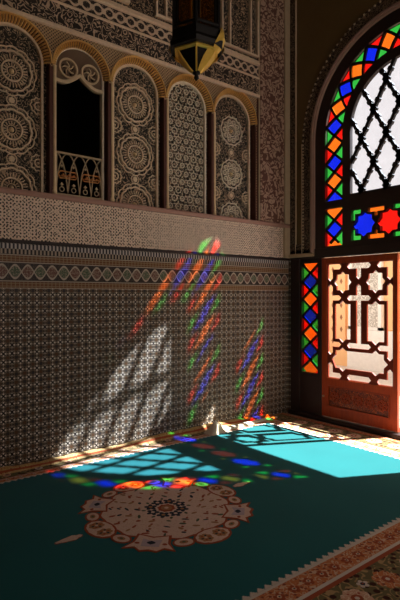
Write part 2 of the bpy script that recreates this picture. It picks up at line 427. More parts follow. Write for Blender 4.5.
# door wall with its arched opening
YC, RA, ZC = 2.79, 1.13, 3.40
YL, YR, ZT = 4.312, 1.68, 2.0
b = NB('door_wall_surface'); tc_, h_ = tile_nodes(b); n = b.noise(4, 3)
M_WB = b.done(b.mix(b.z.gt(1.985), tc_, b.mix(n, (0.14, 0.083, 0.025), (0.19, 0.118, 0.04))), 0.6)
op = [(YR, -0.01 + .011), (YL, 0.001), (YL, ZT), (YC + RA, ZT), (YC + RA, ZC)] + \
     [(YC + RA * math.cos(PI * i / 48), ZC + RA * math.sin(PI * i / 48)) for i in range(1, 48)] + \
     [(YC - RA, ZC), (YC - RA, ZT), (YR, ZT)]
wr = plate('wall_right', fB, rect(YW, D, 0, H), [op], -0.09, 0, M_WB)
struct(wr, 'olive plaster wall around the arched doorway', 'wall')

m = MB(fB)                          # smooth rose archivolt roll
def hoop(m, r0, r1, h0, h1, zb=2.03, n=48):
    m.ringf(YC, ZC, r0, r1, h0, h1, n, 0, PI)
    for sg in (1, -1):
        a, c = YC + sg * r0, YC + sg * r1; m.box(min(a, c), max(a, c), zb, ZC, h0, h1)
hoop(m, RA + .0, RA + .055, 0, .035); hoop(m, RA + .015, RA + .04, 0, .05)
struct(m.build('trim_10', M_ARCH, smooth=False, bevel=.004), 'smooth rose moulding arching around the coloured fanlight', 'moulding')
m = MB(fB); hoop(m, RA + .062, RA + .19, 0, .02)
m.box(YC + RA + .19, D - .05, 2.03, 2.15, 0, .02); m.box(D - .14, D - .05, 2.15, H, 0, .02)
struct(m.build('trim_11', M_LACEW), 'carved lace strip around the door arch and up the corner', 'moulding')
m = MB(fB); m.box(YC + RA, D - .05, 1.985, 2.03, 0, .045); m.box(YC + RA, D - .05, 2.0, 2.02, 0, .055)
for y in (YC + RA + .056, YC + RA + .19, D - .148): m.box(y, y + .008, 2.03, ZC if y < 4.2 else H, 0, .03)
struct(m.build('trim_12', M_CREAMST, bevel=.004), 'cream base moulding of the door arch carving', 'moulding')
m = MB(fB)
for i in range(60):                 # beads of the carved archivolt
    a = PI * (i + .5) / 60; m.dome(YC + (RA + .176) * math.cos(a), ZC + (RA + .176) * math.sin(a), .014, .02, .034, 8)
for i in range(34): m.dome(YC + RA + .176, 2.06 + i * .04, .013, .02, .034, 8)
struct(m.build('trim_13', M_CREAMST, smooth=True), 'row of little beads along the door arch', 'beading')

# ---------------------------------------------------------------- doorway joinery
# dark posts, transom and sill
FR = (-.05, .012)
m = MB(fB)
m.box(4.165, YL, 0.05, ZT, -.055, .012); m.box(3.825, 3.855, 0.05, ZT, -.055, .012)
m.box(3.855, 4.165, 0.05, .53, -.05, 0); m.box(3.855, 4.165, 1.93, ZT, -.05, .0)
m.box(YR, YL, ZT - .035, 2.075, -.09, .02); m.box(YR, YR + .06, .05, ZT - .035, -.055, .012)
struct(m.build('door_frame', M_BLACKW, bevel=.006), 'near-black timber frame around the door leaf and side light', 'door frame')
m = MB(fB); m.box(YR, YL, 0.0, 0.05, -.24, .06)
struct(m.build('trim_14', M_BLACKW, bevel=.008), 'dark timber sill under the door', 'sill')

def diamond_run(path, nrm, wd, pitch, n0, n1, s0, s1, flip=0):
    """path(s)->(u,v) centre line, nrm(s)->unit normal. Returns (colour, polygon) panes and bar strokes."""
    panes, bars = [], []
    hw = wd / 2
    def pt(s, t):
        s = min(max(s, s0), s1); p = path(s); q = nrm(s); return (p[0] + q[0] * t, p[1] + q[1] * t)
    for k in range(n0, n1):
        a, c, e = k * pitch, (k + .5) * pitch, (k + 1) * pitch
        if e <= s0 or a - pitch / 2 >= s1: continue
        def clip(poly):
            out = []
            for i in range(len(poly)):
                (S1, T1), (S2, T2) = poly[i], poly[(i + 1) % len(poly)]
                for lim, sg in ((s0, 1), (s1, -1)): pass
                out.append((S1, T1))
            for lim, sg in ((s0, 1), (s1, -1)):
                res = []
                for i in range(len(out)):
                    A, B = out[i], out[(i + 1) % len(out)]
                    ia, ib = sg * (A[0] - lim) >= 0, sg * (B[0] - lim) >= 0
                    if ia: res.append(A)
                    if ia != ib:
                        f = (lim - A[0]) / (B[0] - A[0]); res.append((lim, A[1] + f * (B[1] - A[1])))
                out = res
                if len(out) < 3: return None
            return out
        dia = a < s1 and clip([(a, 0), (c, hw), (e, 0), (c, -hw)])
        if dia: panes.append(('orange' if (k + flip) % 2 else 'blue', [pt(*q) for q in dia]))
        for sg in (1, -1):
            tri = clip([(a, 0), (c, sg * hw), (c - pitch, sg * hw)])
            if tri: panes.append((('red', 'green')[((k + flip) % 2) ^ (sg > 0)], [pt(*q) for q in tri]))
        for sg in (1, -1):
            for A, B in (((a, 0), (c, sg * hw)), ((c, sg * hw), (e, 0))):
                sg_ = []
                for f in (0, .5, 1):
                    sg_.append((A[0] + f * (B[0] - A[0]), A[1] + f * (B[1] - A[1])))
                sg_ = [q for q in sg_ if s0 - 1e-6 <= q[0] <= s1 + 1e-6]
                if len(sg_) > 1: bars.append([pt(*q) for q in sg_])
    return panes, bars
GO = ['red', 'blue', 'green', 'orange', 'clear']
def glaze(name, panes, parent, h=-.022):
    m = MB(fB)
    for cname, poly in panes:
        m.cur = GO.index(cname); i = [m.P(u, v, h) for u, v in poly]; m.face(*i)
    return m.build(name, [G[k] for k in GO], parent)

# side light
sl = empty('window_2', (X0, 4.01, 0.05)); struct(sl, 'narrow upright side light of red, blue, green and orange diamonds', 'window')
SW, SC, SZ0, SZ1, PT = 0.25, 4.008, .555, 1.905, .215
# frame plate of the side light
plate('frame', fB, rect(3.855, 4.165, .53, 1.93), [rect(SC - SW / 2, SC + SW / 2, SZ0, SZ1)], -.045, .004, M_BLACKW, sl)
pa, ba = diamond_run(lambda s: (SC, SZ1 - s), lambda s: (1, 0), SW, PT, -2, 8, 0, SZ1 - SZ0, 1)
off = .5 * PT
pa, ba = diamond_run(lambda s: (SC, SZ1 + PT * .55 - s - PT * .1), lambda s: (1, 0), SW, PT, 0, 9, PT * .45, PT * .45 + SZ1 - SZ0, 1)
glaze('stained_glass', pa, sl)
m = MB(fB)
for q in ba: m.stroke(q, .030, -.034, -.010)
m.build('glazing_bars', M_LEAD, sl)

# fanlight
fl = empty('window_1', (X0, YC, 2.075)); struct(fl, 'round-headed fanlight with white lattice panes and jewel-coloured diamond border', 'window')
RO, RI, RC = .985, .740, .635          # colour border outer, inner; clear light
ZLB, ZUB = 2.085, 2.63
def archpoly(r, zb, n=40): return arch(YC, r, zb, ZC, n)
def bordpoly(zb):
    out = [(YC + RO * math.cos(PI * i / 40), ZC + RO * math.sin(PI * i / 40)) for i in range(41)]
    inn = [(YC + RI * math.cos(PI * i / 40), ZC + RI * math.sin(PI * i / 40)) for i in range(41)]
    return [(YC + RO, zb)] + out + [(YC - RO, zb), (YC - RI, zb)] + inn[::-1] + [(YC + RI, zb)]
rowz0, rowz1 = 2.135, 2.48
holes = [bordpoly(ZUB), archpoly(RC, 2.672), rect(YC + RI, YC + RO, ZLB + .01, 2.54), rect(YC - RO, YC - RI, ZLB + .01, 2.54)]
# lower row: stars, brackets and T pieces
SP = [YC + .455, YC + .14, YC - .14 - .035, YC - .455 - .035]
SP = [YC + .457, YC + .152, YC - .152, YC - .457]
zc_ = (rowz0 + rowz1) / 2; row = []
for i, y in enumerate(SP): row.append(('blue' if i in (0, 3) else 'red', star(y, zc_, .140, .112)))
def mir(poly, c): return [(2 * c - a, v) for a, v in poly]
t = .050
for sgn in (1, -1):
    e = YC + sgn * .62
    for zz, dz in ((rowz0, 1), (rowz1, -1)):
        row.append(('green', [(e, zz), (e - sgn * .125, zz), (e - sgn * .125, zz + dz * t), (e - sgn * t, zz + dz * t), (e - sgn * t, zz + dz * .12), (e, zz + dz * .12)]))
for c0, cc in ((YC + .305, 'orange'), (YC, 'green'), (YC - .305, 'orange')):
    for zz, dz in ((rowz0, 1), (rowz1, -1)):
        row.append((cc, [(c0 - .10, zz), (c0 + .10, zz), (c0 + .10, zz + dz * t), (c0 + .017, zz + dz * t), (c0 + .017, zz + dz * .095), (c0 - .017, zz + dz * .095), (c0 - .017, zz + dz * t), (c0 - .10, zz + dz * t)]))
plate('frame', fB, arch(YC, RA - .002, 2.076, ZC, 48), holes + [p for _, p in row], -.05, 0.0, M_BLACKW, fl)
glaze('coloured_row', row, fl)
# diamond border
L1 = ZC - ZUB; RM = (RO + RI) / 2; LA = PI * RM
def pth(s):
    if s < L1: return (YC + RM, ZUB + s)
    if s < L1 + LA: a = (s - L1) / RM; return (YC + RM * math.cos(a), ZC + RM * math.sin(a))
    return (YC - RM, ZC - (s - L1 - LA))
def nrm(s):
    if s < L1: return (1, 0)
    if s < L1 + LA: a = (s - L1) / RM; return (math.cos(a), math.sin(a))
    return (-1, 0)
def sh(f, d): return lambda s: f(s - d)
d0 = PT * .42
pa, ba = diamond_run(sh(pth, d0), sh(nrm, d0), SW - .004, PT, 0, 40, d0, d0 + 2 * L1 + LA, 0)
p2, b2 = [], []
for sg in (1, -1):
    c0 = YC + sg * RM
    a_, b_ = diamond_run(lambda s: (c0, 2.54 - s + PT * .35), lambda s: (1, 0), SW - .004, PT, 0, 6, PT * .35, PT * .35 + .455, 1)
    p2 += a_; b2 += b_
glaze('stained_glass', pa + p2, fl)
m = MB(fB)
for q in ba + b2: m.stroke(q, .030, -.034, -.010)
m.build('glazing_bars', M_LEAD, fl)
# white lattice
glaze('white_glass', [('clear', archpoly(RC + .01, 2.665))], fl, -.03)
m = MB(fB); DW, DH = .307, .574
def inside(y, z):
    if abs(y - YC) > RC + .012 or z < 2.66: return False
    return z < ZC or (y - YC) ** 2 + (z - ZC) ** 2 < (RC + .012) ** 2
yn = YC + .03 + DW / 2; 
for i in range(-6, 7):
    for j in range(-2, 6):
        for (dx, dz) in ((DW / 2, DH / 2), (-DW / 2, DH / 2)):
            for half_ in (0, 1):
                y0 = YC + .035 + (i + .5 * half_) * DW + DW / 2; z0 = 2.70 + (j + .5 * half_) * DH
                pts = []
                for k in range(9):
                    f = k / 8; pts.append((y0 + dx * f, z0 + dz * f))
                seg = [p for p in pts if inside(*p)]
                if len(seg) > 1: m.stroke(seg, .037, -.042, -.006)
                if inside(y0, z0): m.prism([(y0, z0 + .07), (y0 + .045, z0), (y0, z0 - .07), (y0 - .045, z0)], -.044, .0, True)
                for f in (.32, .68):
                    cy, cz = y0 + dx * f, z0 + dz * f
                    if inside(cy, cz): m.prism([(cy + .034 * math.cos(PI * q / 3), cz + .034 * math.sin(PI * q / 3)) for q in range(6)], -.043, -.003, True)
m.build('lattice', M_LEAD, fl)

# door leaf
dl = empty('door_1', (X0, 3.33, .06)); struct(dl, 'mahogany door leaf with geometric star lattice above a carved panel', 'door')
LY1, LY0, LZ0, LZ1 = 3.822, 2.837, .06, 1.955
def L(u, v): return (3.735 - (u - 143) / 192 * .835, 1.875 - (v - 72) / 349 * 1.342)
def mp(poly): return [L(*p) for p in poly]
def mu(poly): return [(478 - a, c) for a, c in poly]
shapes = []
c1 = [(143, 72), (180, 72), (186, 80), (180, 88), (158, 88), (158, 116), (150, 124), (143, 116)]
s_ = [(143, 141), (150, 133), (158, 141), (158, 168), (178, 168), (185, 175), (178, 183), (158, 183), (158, 310), (178, 310), (185, 317), (178, 325), (158, 325), (158, 343), (150, 351), (143, 343)]
tall = [(166, 194), (180, 194), (190, 184), (200, 194), (214, 194), (214, 300), (200, 300), (190, 310), (180, 300), (166, 300)]
bl = [(143, 421), (180, 421), (186, 413), (180, 405), (158, 405), (158, 382), (150, 374), (143, 382)]
for p in (c1, s_, tall, bl): shapes += [p, mu(p)]
shapes.append([(210, 72), (268, 72), (275, 80), (268, 88), (246, 88), (246, 112), (239, 120), (232, 112), (232, 88), (210, 88), (203, 80)])
st = [(190 + (27 if i % 2 == 0 else 21) * math.cos(PI * i / 8), 128 + (33 if i % 2 == 0 else 26) * math.sin(PI * i / 8)) for i in range(16)]
shapes += [st, mu(st)]
shapes.append([(239, 134), (246, 142), (246, 168), (268, 168), (275, 175), (268, 183), (246, 183), (246, 310), (268, 310), (275, 317), (268, 325), (210, 325), (203, 317), (210, 310), (232, 310), (232, 183), (210, 183), (203, 175), (210, 168), (232, 168), (232, 142)])
tp = [(167, 335), (180, 335), (190, 326), (200, 335), (278, 335), (288, 326), (298, 335), (311, 335), (311, 350), (322, 362)]
shapes.append(tp + [(u, 724 - v) for u, v in tp[::-1][1:]] + [(156, 362), (167, 350)][:1] + [(167, 350)])
shapes.append([(210, 405), (268, 405), (275, 413), (268, 421), (210, 421), (203, 413)])
for i, p in enumerate(shapes):       # drop repeated points
    q = []
    for a in p:
        if not q or (abs(q[-1][0] - a[0]) + abs(q[-1][1] - a[1])) > .1: q.append(a)
    shapes[i] = mp(q)
ya, yb = L(335, 0)[0] - .012, L(143, 0)[0] + .012
plate('lattice', fB, rect(ya - .004, yb + .004, .522, 1.887), shapes, -.032, -.004, M_LATT, dl, .003)
plate('leaf_frame', fB, rect(LY0, LY1, LZ0, LZ1), [rect(ya, yb, .526, 1.883), rect(2.925, 3.735, .185, .435)], -.045, .006, M_WOOD, dl, .004)
m = MB(fB); m.box(2.92, 3.74, .18, .44, -.03, -.014); m.build('carved_panel', M_WOODC, dl)
m = MB(fB)
for y0_, y1_, z0_, z1_ in ((2.925, 3.735, .423, .435), (2.925, 3.735, .185, .197), (2.925, 2.937, .197, .423), (3.723, 3.735, .197, .423)): m.box(y0_, y1_, z0_, z1_, -.014, .012)
for cx in (3.02, 3.175, 3.33, 3.485, 3.64):
    m.ringf(cx, .31, .050, .062, -.014, -.002, 24, mod=lambda a: .008 * math.cos(8 * a))
    for k in range(8):
        a = k * PI / 4; m.stroke([(cx + .012 * math.cos(a), .31 + .012 * math.sin(a)), (cx + .045 * math.cos(a), .31 + .045 * math.sin(a))], .010, -.014, -.002)
m.build('panel_moulding', M_WOOD, dl)
m = MB(fB); m.ringf(3.79, .30, .006, .012, .006, .022, 16); m.dome(3.79, .30, .010, .006, .028); kb = m.build('bolt', M_GRILLE, dl); kb['label'] = 'small brass bolt knob'

# ---------------------------------------------------------------- arched panels of the tiled wall
def rosette(m, cu, cv, kind, h=-.078, clip=None):
    if kind == 'a':
        m.dome(cu, cv, .022, h, h + .022); m.ringf(cu, cv, .036, .042, h, h + .010, 24)
        m.ringf(cu, cv, .082, .094, h, h + .022, 40)
        for k in range(30):
            a = 2 * PI * k / 30; r0, r1 = .102, .140
            m.stroke([(cu + r0 * math.cos(a), cv + r0 * math.sin(a)), (cu + r1 * math.cos(a), cv + r1 * math.sin(a))], .0065, h, h + .012)
        for k in range(16):
            a = 2 * PI * k / 16; m.stroke([(cu + .048 * math.cos(a), cv + .048 * math.sin(a)), (cu + .074 * math.cos(a), cv + .074 * math.sin(a))], .006, h, h + .010)
        m.ringf(cu, cv, .158, .172, h, h + .020, 96, mod=lambda a: .010 * abs(math.cos(6 * a)))
        m.ringf(cu, cv, .196, .206, h, h + .016, 96, mod=lambda a: .014 * abs(math.cos(6 * a)))
        for k in range(12):
            a = 2 * PI * (k + .5) / 12; m.dome(cu + .186 * math.cos(a), cv + .186 * math.sin(a), .010, h, h + .018, 8)
    else:
        m.ringf(cu, cv, .060, .070, h, h + .022, 32); m.dome(cu, cv, .020, h, h + .018)
        for k in range(10):
            a = 2 * PI * k / 10; m.dome(cu + .040 * math.cos(a), cv + .040 * math.sin(a), .009, h, h + .012, 6)
        for k in range(10):
            a = 2 * PI * k / 10
            m.ringf(cu + .108 * math.cos(a), cv + .108 * math.sin(a), .020, .030, h, h + .018, 14)
            m.dome(cu + .108 * math.cos(a), cv + .108 * math.sin(a), .010, h, h + .012, 6)
        m.ringf(cu, cv, .150, .162, h, h + .018, 100, mod=lambda a: .012 * abs(math.cos(5 * a)))
        for k in range(20):
            a = 2 * PI * (k + .5) / 20; m.dome(cu + .185 * math.cos(a), cv + .185 * math.sin(a), .010, h, h + .014, 6)

def clip_build(m, name, mat, parent, uc, a):
    """cut ornament back to the arch outline of its panel by dropping faces whose centre lies outside"""
    keep, mk = [], []
    for f, k in zip(m.f, m.mi):
        cx = sum(m.v[i][0] for i in f) / len(f); cz = sum(m.v[i][2] for i in f) / len(f)
        ok = abs(cx - uc) < a and cz > ZL + .012 and (cz < ZS or (cx - uc) ** 2 + (cz - ZS) ** 2 < a * a)
        if ok: keep.append(f); mk.append(k)
    m.f, m.mi = keep, mk
    used = sorted({i for f in keep for i in f}); mpp = {o_: n_ for n_, o_ in enumerate(used)}
    m.v = [m.v[i] for i in used]; m.f = [tuple(mpp[i] for i in f) for f in m.f]
    return m.build(name, mat, parent)

def arched(bay, label, style):
    uc = (bay[0] + bay[1]) / 2; a = half(bay); ai = a - .052
    r = empty('arched_panel' if style != 'window' else 'balcony_window', (uc, D, ZL))
    if style == 'window': struct(r, label, 'window')
    else: tag(r, label, 'wall panel', 'carved arched panels along the upper tiled wall')
    # fluted gilt hood: sloping cove made of many flutes
    m = MB(fA); n = 36
    for i in range(n):
        a0_, a1_ = PI * i / n, PI * (i + .70) / n; am = (a0_ + a1_) / 2; a2_ = PI * (i + 1) / n
        def q(rr, an, h): return m.P(uc + rr * math.cos(an), ZS + rr * math.sin(an), h)
        m.cur = 0
        A = [q(a + .008, a0_, .004), q(a + .008, am, .020), q(a + .008, a1_, .004)]
        B = [q(a - .03, a0_, -.022), q(a - .03, am, -.002), q(a - .03, a1_, -.022)]
        C = [q(ai + .008, a0_, -.066), q(ai + .008, am, -.050), q(ai + .008, a1_, -.066)]
        for P_, Q_ in ((A, B), (B, C)):
            for j in (0, 1): m.face(P_[j], P_[j + 1], Q_[j + 1], Q_[j])
        m.cur = 1  # grooves coloured dark to paint in shade between the flutes
        m.face(q(a + .008, a1_, .001), q(a + .008, a2_, .001), q(a - .03, a2_, -.026), q(a - .03, a1_, -.026))
        m.face(q(a - .03, a1_, -.026), q(a - .03, a2_, -.026), q(ai + .008, a2_, -.070), q(ai + .008, a1_, -.070))
    m.cur = 0
    m.ringf(uc, ZS, a + .002, a + .013, 0, .022, 44, 0, PI)
    m.build('hood', [M_GILT, M_RED], r)
    # reveals below the spring
    for sg in (-1, 1):
        m = MB(fA); x0_, x1_ = sorted((uc + sg * (a - .001), uc + sg * (a - .006))); m.box(x0_, x1_, ZL, ZS, -.08, .001)
        x0_, x1_ = sorted((uc + sg * (a - .004), uc + sg * (a + .0125))); m.box(x0_, x1_, ZL, ZS - .02, 0, .003)
        m.build('reveal', M_RED, r)
    for sg in (-1,):                         # slender engaged columns with base and capital
        m = MB(); cx, cy = uc + sg * (a - .016), D + .006
        m.lathe(cx, cy, [(.024, ZL), (.024, ZL + .03), (.018, ZL + .045), (.020, ZL + .06), (.017, ZL + .075), (.017, ZS - .02),
                         (.018, ZS - .01), (.018, ZS)], 14)
        m.build('column', M_GILTC, r, smooth=True)
    if style == 'window': return r, uc, a, ai
    # moulding outline and ground
    m = MB(fA)
    m.ringf(uc, ZS, ai - .012, ai + .010, -.08, -.050, 44, 0, PI)
    for sg in (-1, 1):
        x0_, x1_ = sorted((uc + sg * (ai - .012), uc + sg * (ai + .010))); m.box(x0_, x1_, ZL, ZS, -.08, -.050)
    m.build('outline_moulding', M_ORN2 if style == 'stars' else M_ORN, r)
    m = MB(fA); m.prism(arch(uc, a - .002, ZL + .001, ZS, 40), -.0995, -.078, True); m.build('ground', M_PANEL, r)
    if style == 'stars':
        m = MB(fA); h = -.078; rows = int((3.9 - ZL) / .095)
        for j in range(16):
            for i in range(-3, 4):
                cu = uc + i * .105 + (.0525 if j % 2 else 0); cv = ZL + .06 + j * .091
                sp = star(cu, cv, .040 if (i + j) % 2 else .030); m.stroke(sp, .008, h, h + .012, True)
                m.dome(cu, cv, .010, h, h + .010, 6)
                for k in range(3):
                    an = PI / 6 + k * PI / 3; m.stroke([(cu + .046 * math.cos(an), cv + .046 * math.sin(an)), (cu + .062 * math.cos(an), cv + .062 * math.sin(an))], .007, h, h + .010)
        clip_build(m, 'star_tracery', M_ORN2, r, uc, ai - .014)
    else:
        for cv in (3.46, 2.95, 2.44):
            m = MB(fA); rosette(m, uc, cv, style); rs_ = clip_build(m, 'rosette', M_ORN if style == 'a' else M_ORN2, r, uc, ai - .014)
            m = MB(fA); m.dome(uc, cv, .024, -.078, -.05, 12); bo = clip_build(m, 'boss', M_GILTC, r, uc, ai - .014); bo.parent = rs_; bo.matrix_parent_inverse = Matrix.Identity(4)
        for cv in (3.205, 2.695):
            for sg in (-1, 1):
                m = MB(fA); cu = uc + sg * (ai - .03)
                m.ringf(cu, cv, .030, .040, -.078, -.060, 24); m.ringf(cu, cv, .066, .076, -.078, -.062, 48, mod=lambda t_: .006 * math.cos(10 * t_))
                m.dome(cu, cv, .014, -.078, -.06, 8)
                clip_build(m, 'half_rosette', M_ORN, r, uc, ai - .014)
            m = MB(fA); m.prism(star(uc, cv, .030), -.078, -.066); m.ringf(uc, cv, .040, .047, -.078, -.066, 24)
            clip_build(m, 'small_star', M_ORN, r, uc, ai - .014)
    return r, uc, a, ai
arched(BAYS[0], 'dark arched panel of spoked rosettes, nearest the picture\'s edge beside the balcony opening', 'a')
arched(BAYS[2], 'arched panel of spoked scalloped rosettes, between the balcony opening and the star-pattern panel', 'a')
arched(BAYS[3], 'arched panel filled with small pale stars, without rosettes', 'stars')
arched(BAYS[4], 'arched panel of petalled flower rosettes next to the corner pilaster', 'b')
r, uc, a, ai = arched(BAYS[1], 'arched balcony opening onto a black room with gilt scalloped valance', 'window')
r.name = 'window_3'
m = MB(fA); ii = a - .045                    # inner jamb trim
m.ringf(uc, ZS, ii, ii + .02, -.1, -.045, 40, 0, PI)
for sg in (-1, 1):
    x0_, x1_ = sorted((uc + sg * ii, uc + sg * (ii + .02))); m.box(x0_, x1_, ZL, ZS, -.1, -.045)
m.build('window_frame', M_ORN2, r)
# scalloped valance: plate with two roundels
za, zb_ = 3.50, 3.43
out = [(uc + ii * math.cos(PI * i / 24), ZS + ii * math.sin(PI * i / 24)) for i in range(25)]
bot = []
for i in range(25):
    x = uc - ii + 2 * ii * i / 24; t_ = (x - uc) / ii
    lob = abs(t_); bot.append((x, 3.565 - .10 * math.sin(min(1, lob * 1.25) * PI / 2) + .02 * max(0, lob - .8)))
holes = []
for sg in (-1, 1):
    cxx = uc + sg * ii * .47
    for k in range(5):
        an = 2 * PI * k / 5 + .3; holes.append([(cxx + .048 * math.cos(an) + .016 * math.cos(q_), 3.62 + .048 * math.sin(an) + .019 * math.sin(q_)) for q_ in [2 * PI * z_ / 8 for z_ in range(8)]])
plate('valance', fA, out + bot, holes, -.085, -.060, simple('umber_openwork', (0.17, 0.11, 0.065), .7), r)
m = MB(fA)
m.stroke([(x, z + .012) for x, z in bot], .030, -.06, -.030)
ed = m.build('valance_edge', M_CREAMED, r); ed['label'] = 'cream scalloped lower edge'
m = MB(fA)
for sg in (-1, 1):
    cxx = uc + sg * ii * .47
    m.ringf(cxx, 3.62, .078, .094, -.06, -.042, 32)
    for k in range(5):
        an = 2 * PI * k / 5 + .9; pts = [(cxx + .06 * f * math.cos(an + f), 3.62 + .06 * f * math.sin(an + f)) for f in (0.1, .4, .7, 1)]
        m.stroke(pts, .009, -.06, -.045)
m.build('valance_scrolls', M_CREAMED, r)
# metal balustrade, a thing leaning in the opening
bz0, bz1 = ZL + .012, 2.83
g_ = empty('balcony_railing', (uc, D, ZL)); tag(g_, 'low pierced metal railing of interlaced arches with orange script at the balcony opening', 'railing')
m = MB(fA); h0, h1 = -.058, -.044
m.box(uc - ii, uc + ii, bz1 - .018, bz1, h0, h1 + .006); m.box(uc - ii, uc + ii, bz0, bz0 + .014, h0, h1 + .006)
for x in (uc - ii, uc + ii - .012): m.box(x, x + .012, bz0, bz1, h0, h1 + .004)
m.build('rail', M_GRILLE, g_)
m = MB(fA); nW = 4; wv = 2 * ii / nW
for k in range(-1, nW + 1):
    xl = uc - ii + k * wv
    pts = []
    for i in range(13):                     # pointed arches, each spanning two bays
        f = i / 12; x = xl + 2 * wv * f; z = bz0 + .02 + (bz1 - bz0 - .03) * math.sin(PI * f) ** .55
        if uc - ii <= x <= uc + ii: pts.append((x, z))
    if len(pts) > 1: m.stroke(pts, .009, h0, h1)
for k in range(nW):
    x = uc - ii + (k + .5) * wv
    for z, r_ in ((bz0 + .10, .020), (bz0 + .27, .016)): m.prism(star(x, z, r_, r_ * .5, 4), h0, h1, True)
    m.ringf(x, bz0 + .055, .018, .025, h0, h1, 16)
m.build('tracery', M_GRILLE, g_)
m = MB(fA)
for sg in (-1, 1):
    cx = uc + sg * ii * .5; L_ = ii * .40
    m.stroke([(cx - L_, .0 + bz0 + .19), (cx - L_ * .8, bz0 + .222), (cx + L_ * .8, bz0 + .222), (cx + L_, bz0 + .19), (cx + L_ * .8, bz0 + .158), (cx - L_ * .8, bz0 + .158)], .008, h0, h1 + .006, True)
    for k in range(6):                      # flowing script strokes
        x = cx - L_ * .72 + k * L_ * .27; z = bz0 + .178
        pts = [(x, z + .022 * (k % 2)), (x + .004, z + .006), (x + .013, z), (x + .02, z + .010), (x + .018, z + .026 - .008 * (k % 3))]
        m.stroke(pts, .0055, h0, h1 + .006)
    m.stroke([(cx - L_ * .7, bz0 + .176), (cx, bz0 + .172), (cx + L_ * .7, bz0 + .178)], .004, h0, h1 + .006)
sc = m.build('cartouche', M_ORANGE, g_); sc['label'] = 'orange cartouches with flowing script'

# ---------------------------------------------------------------- rug
def carpet_pat(name, base, mot, mot2, sc, f2=0.3):
    b = NB(name); v = b.vec(b.x, b.y)
    n = b.noise(sc, 1.0, v, 0.5); l = ((n * 5.0).fr() - 0.5).abs().below(0.13, 0.06)
    d = b.voro(sc * 1.6, v, rand=0.6).below(f2, 0.1)
    f = b.noise(300, 1.0)
    c = b.mix(l, base, mot); c = b.mix(d, c, mot2)
    return b.done(c, 0.95, bump=f, bstr=0.3, bdist=0.003, spec=0.1)
b = NB('teal_pile'); n = b.noise(1.6, 3.0); f = b.noise(350, 2.0)
M_TEAL = b.done(b.mix(n, (0.006, 0.100, 0.108), (0.010, 0.138, 0.148)), 0.95, bump=f, bstr=0.35, bdist=0.004, spec=0.05)
M_TEAL.node_tree.nodes['Principled BSDF'].inputs['Sheen Weight'].default_value = 0.09
M_TEAL.node_tree.nodes['Principled BSDF'].inputs['Sheen Roughness'].default_value = 0.5
M_TEAL.node_tree.nodes['Principled BSDF'].inputs['Sheen Tint'].default_value = (0.8, 1, 1, 1)
M_RUST = carpet_pat('rust_pile', (0.56, 0.19, 0.07), (0.66, 0.45, 0.30), (0.26, 0.07, 0.04), 22)
M_SALMON = carpet_pat('salmon_pile', (0.62, 0.36, 0.24), (0.74, 0.58, 0.42), (0.42, 0.10, 0.06), 24)
M_OLIVEP = carpet_pat('olive_floral_pile', (0.16, 0.13, 0.06), (0.42, 0.28, 0.13), (0.06, 0.02, 0.015), 12, .34)
M_IVORY = carpet_pat('ivory_pile', (0.72, 0.54, 0.44), (0.66, 0.46, 0.36), (0.60, 0.40, 0.30), 30, .2)
M_OUT = simple('brick_red_pile', (0.36, 0.085, 0.035), 0.95, spec=.1)
M_NAVY = simple('charcoal_blue_pile', (0.035, 0.04, 0.055), 0.95, spec=.1)
M_LILAC = simple('lilac_pile', (0.50, 0.40, 0.44), 0.95, spec=.1)
M_OCH = simple('ochre_brown_pile', (0.40, 0.20, 0.09), 0.95, spec=.1)
M_GREENP = simple('moss_pile', (0.10, 0.12, 0.07), 0.95, spec=.1)
M_WHITEP = simple('white_pile', (0.66, 0.58, 0.50), 0.95, spec=.1)
FX0, FX1, FY0, FY1 = -0.30, 4.27, 1.78, 4.10
rug = empty('rug', (1.99, 2.94, 0)); tag(rug, 'large teal rug with ivory medallion and rust floral border', 'rug')
T = .014
m = MB(fF); m.box(FX0, FX1, FY0, FY1, .001, T); m.build('field', M_TEAL, rug)
bw = dict(n=.235, e=.52, s=.56, w=.52)
# border bands as nested frames
def frame_pts(i0, i1):
    def rc(k): return (FX0 - bw['w'] * k, FX1 + bw['e'] * k, FY0 - bw['s'] * k, FY1 + bw['n'] * k)
    return rc(i0), rc(i1)
m = MB(fF)
bands = [(0.0, .035, 5), (.035, .27, 2), (.27, .31, 5), (.31, .36, 3), (.36, .84, 1), (.84, .89, 3), (.89, 1.0, 2)]
for i0, i1, mt in bands:
    m.cur = mt; A, B = frame_pts(i0, i1)
    for q in ([(B[0], B[2]), (B[1], B[2]), (A[1], A[2]), (A[0], A[2])], [(B[1], B[2]), (B[1], B[3]), (A[1], A[3]), (A[1], A[2])],
              [(B[1], B[3]), (B[0], B[3]), (A[0], A[3]), (A[1], A[3])], [(B[0], B[3]), (B[0], B[2]), (A[0], A[2]), (A[0], A[3])]):
        m.prism(q, .001, T, True)
m.cur = 5; tw = .052                          # stepped teeth reaching into the field
def teeth(p0, p1, nrm_):
    Ld = math.hypot(p1[0] - p0[0], p1[1] - p0[1]); n = int(Ld / tw); ux, uy = (p1[0] - p0[0]) / Ld, (p1[1] - p0[1]) / Ld
    for i in range(n):
        s0_ = i * tw
        for a0_, a1_, d_ in ((.05, .95, .009), (.22, .78, .018), (.38, .62, .027)):
            P_ = [(p0[0] + ux * (s0_ + f * tw) + nrm_[0] * e, p0[1] + uy * (s0_ + f * tw) + nrm_[1] * e) for f, e in ((a0_, -.002), (a1_, -.002), (a1_, d_), (a0_, d_))]
            m.prism(P_, T - .002, T + .0008 + d_ * .02)
teeth((FX0, FY0), (FX1, FY0), (0, 1)); teeth((FX0, FY1), (FX1, FY1), (0, -1)); teeth((FX1, FY0), (FX1, FY1), (-1, 0))
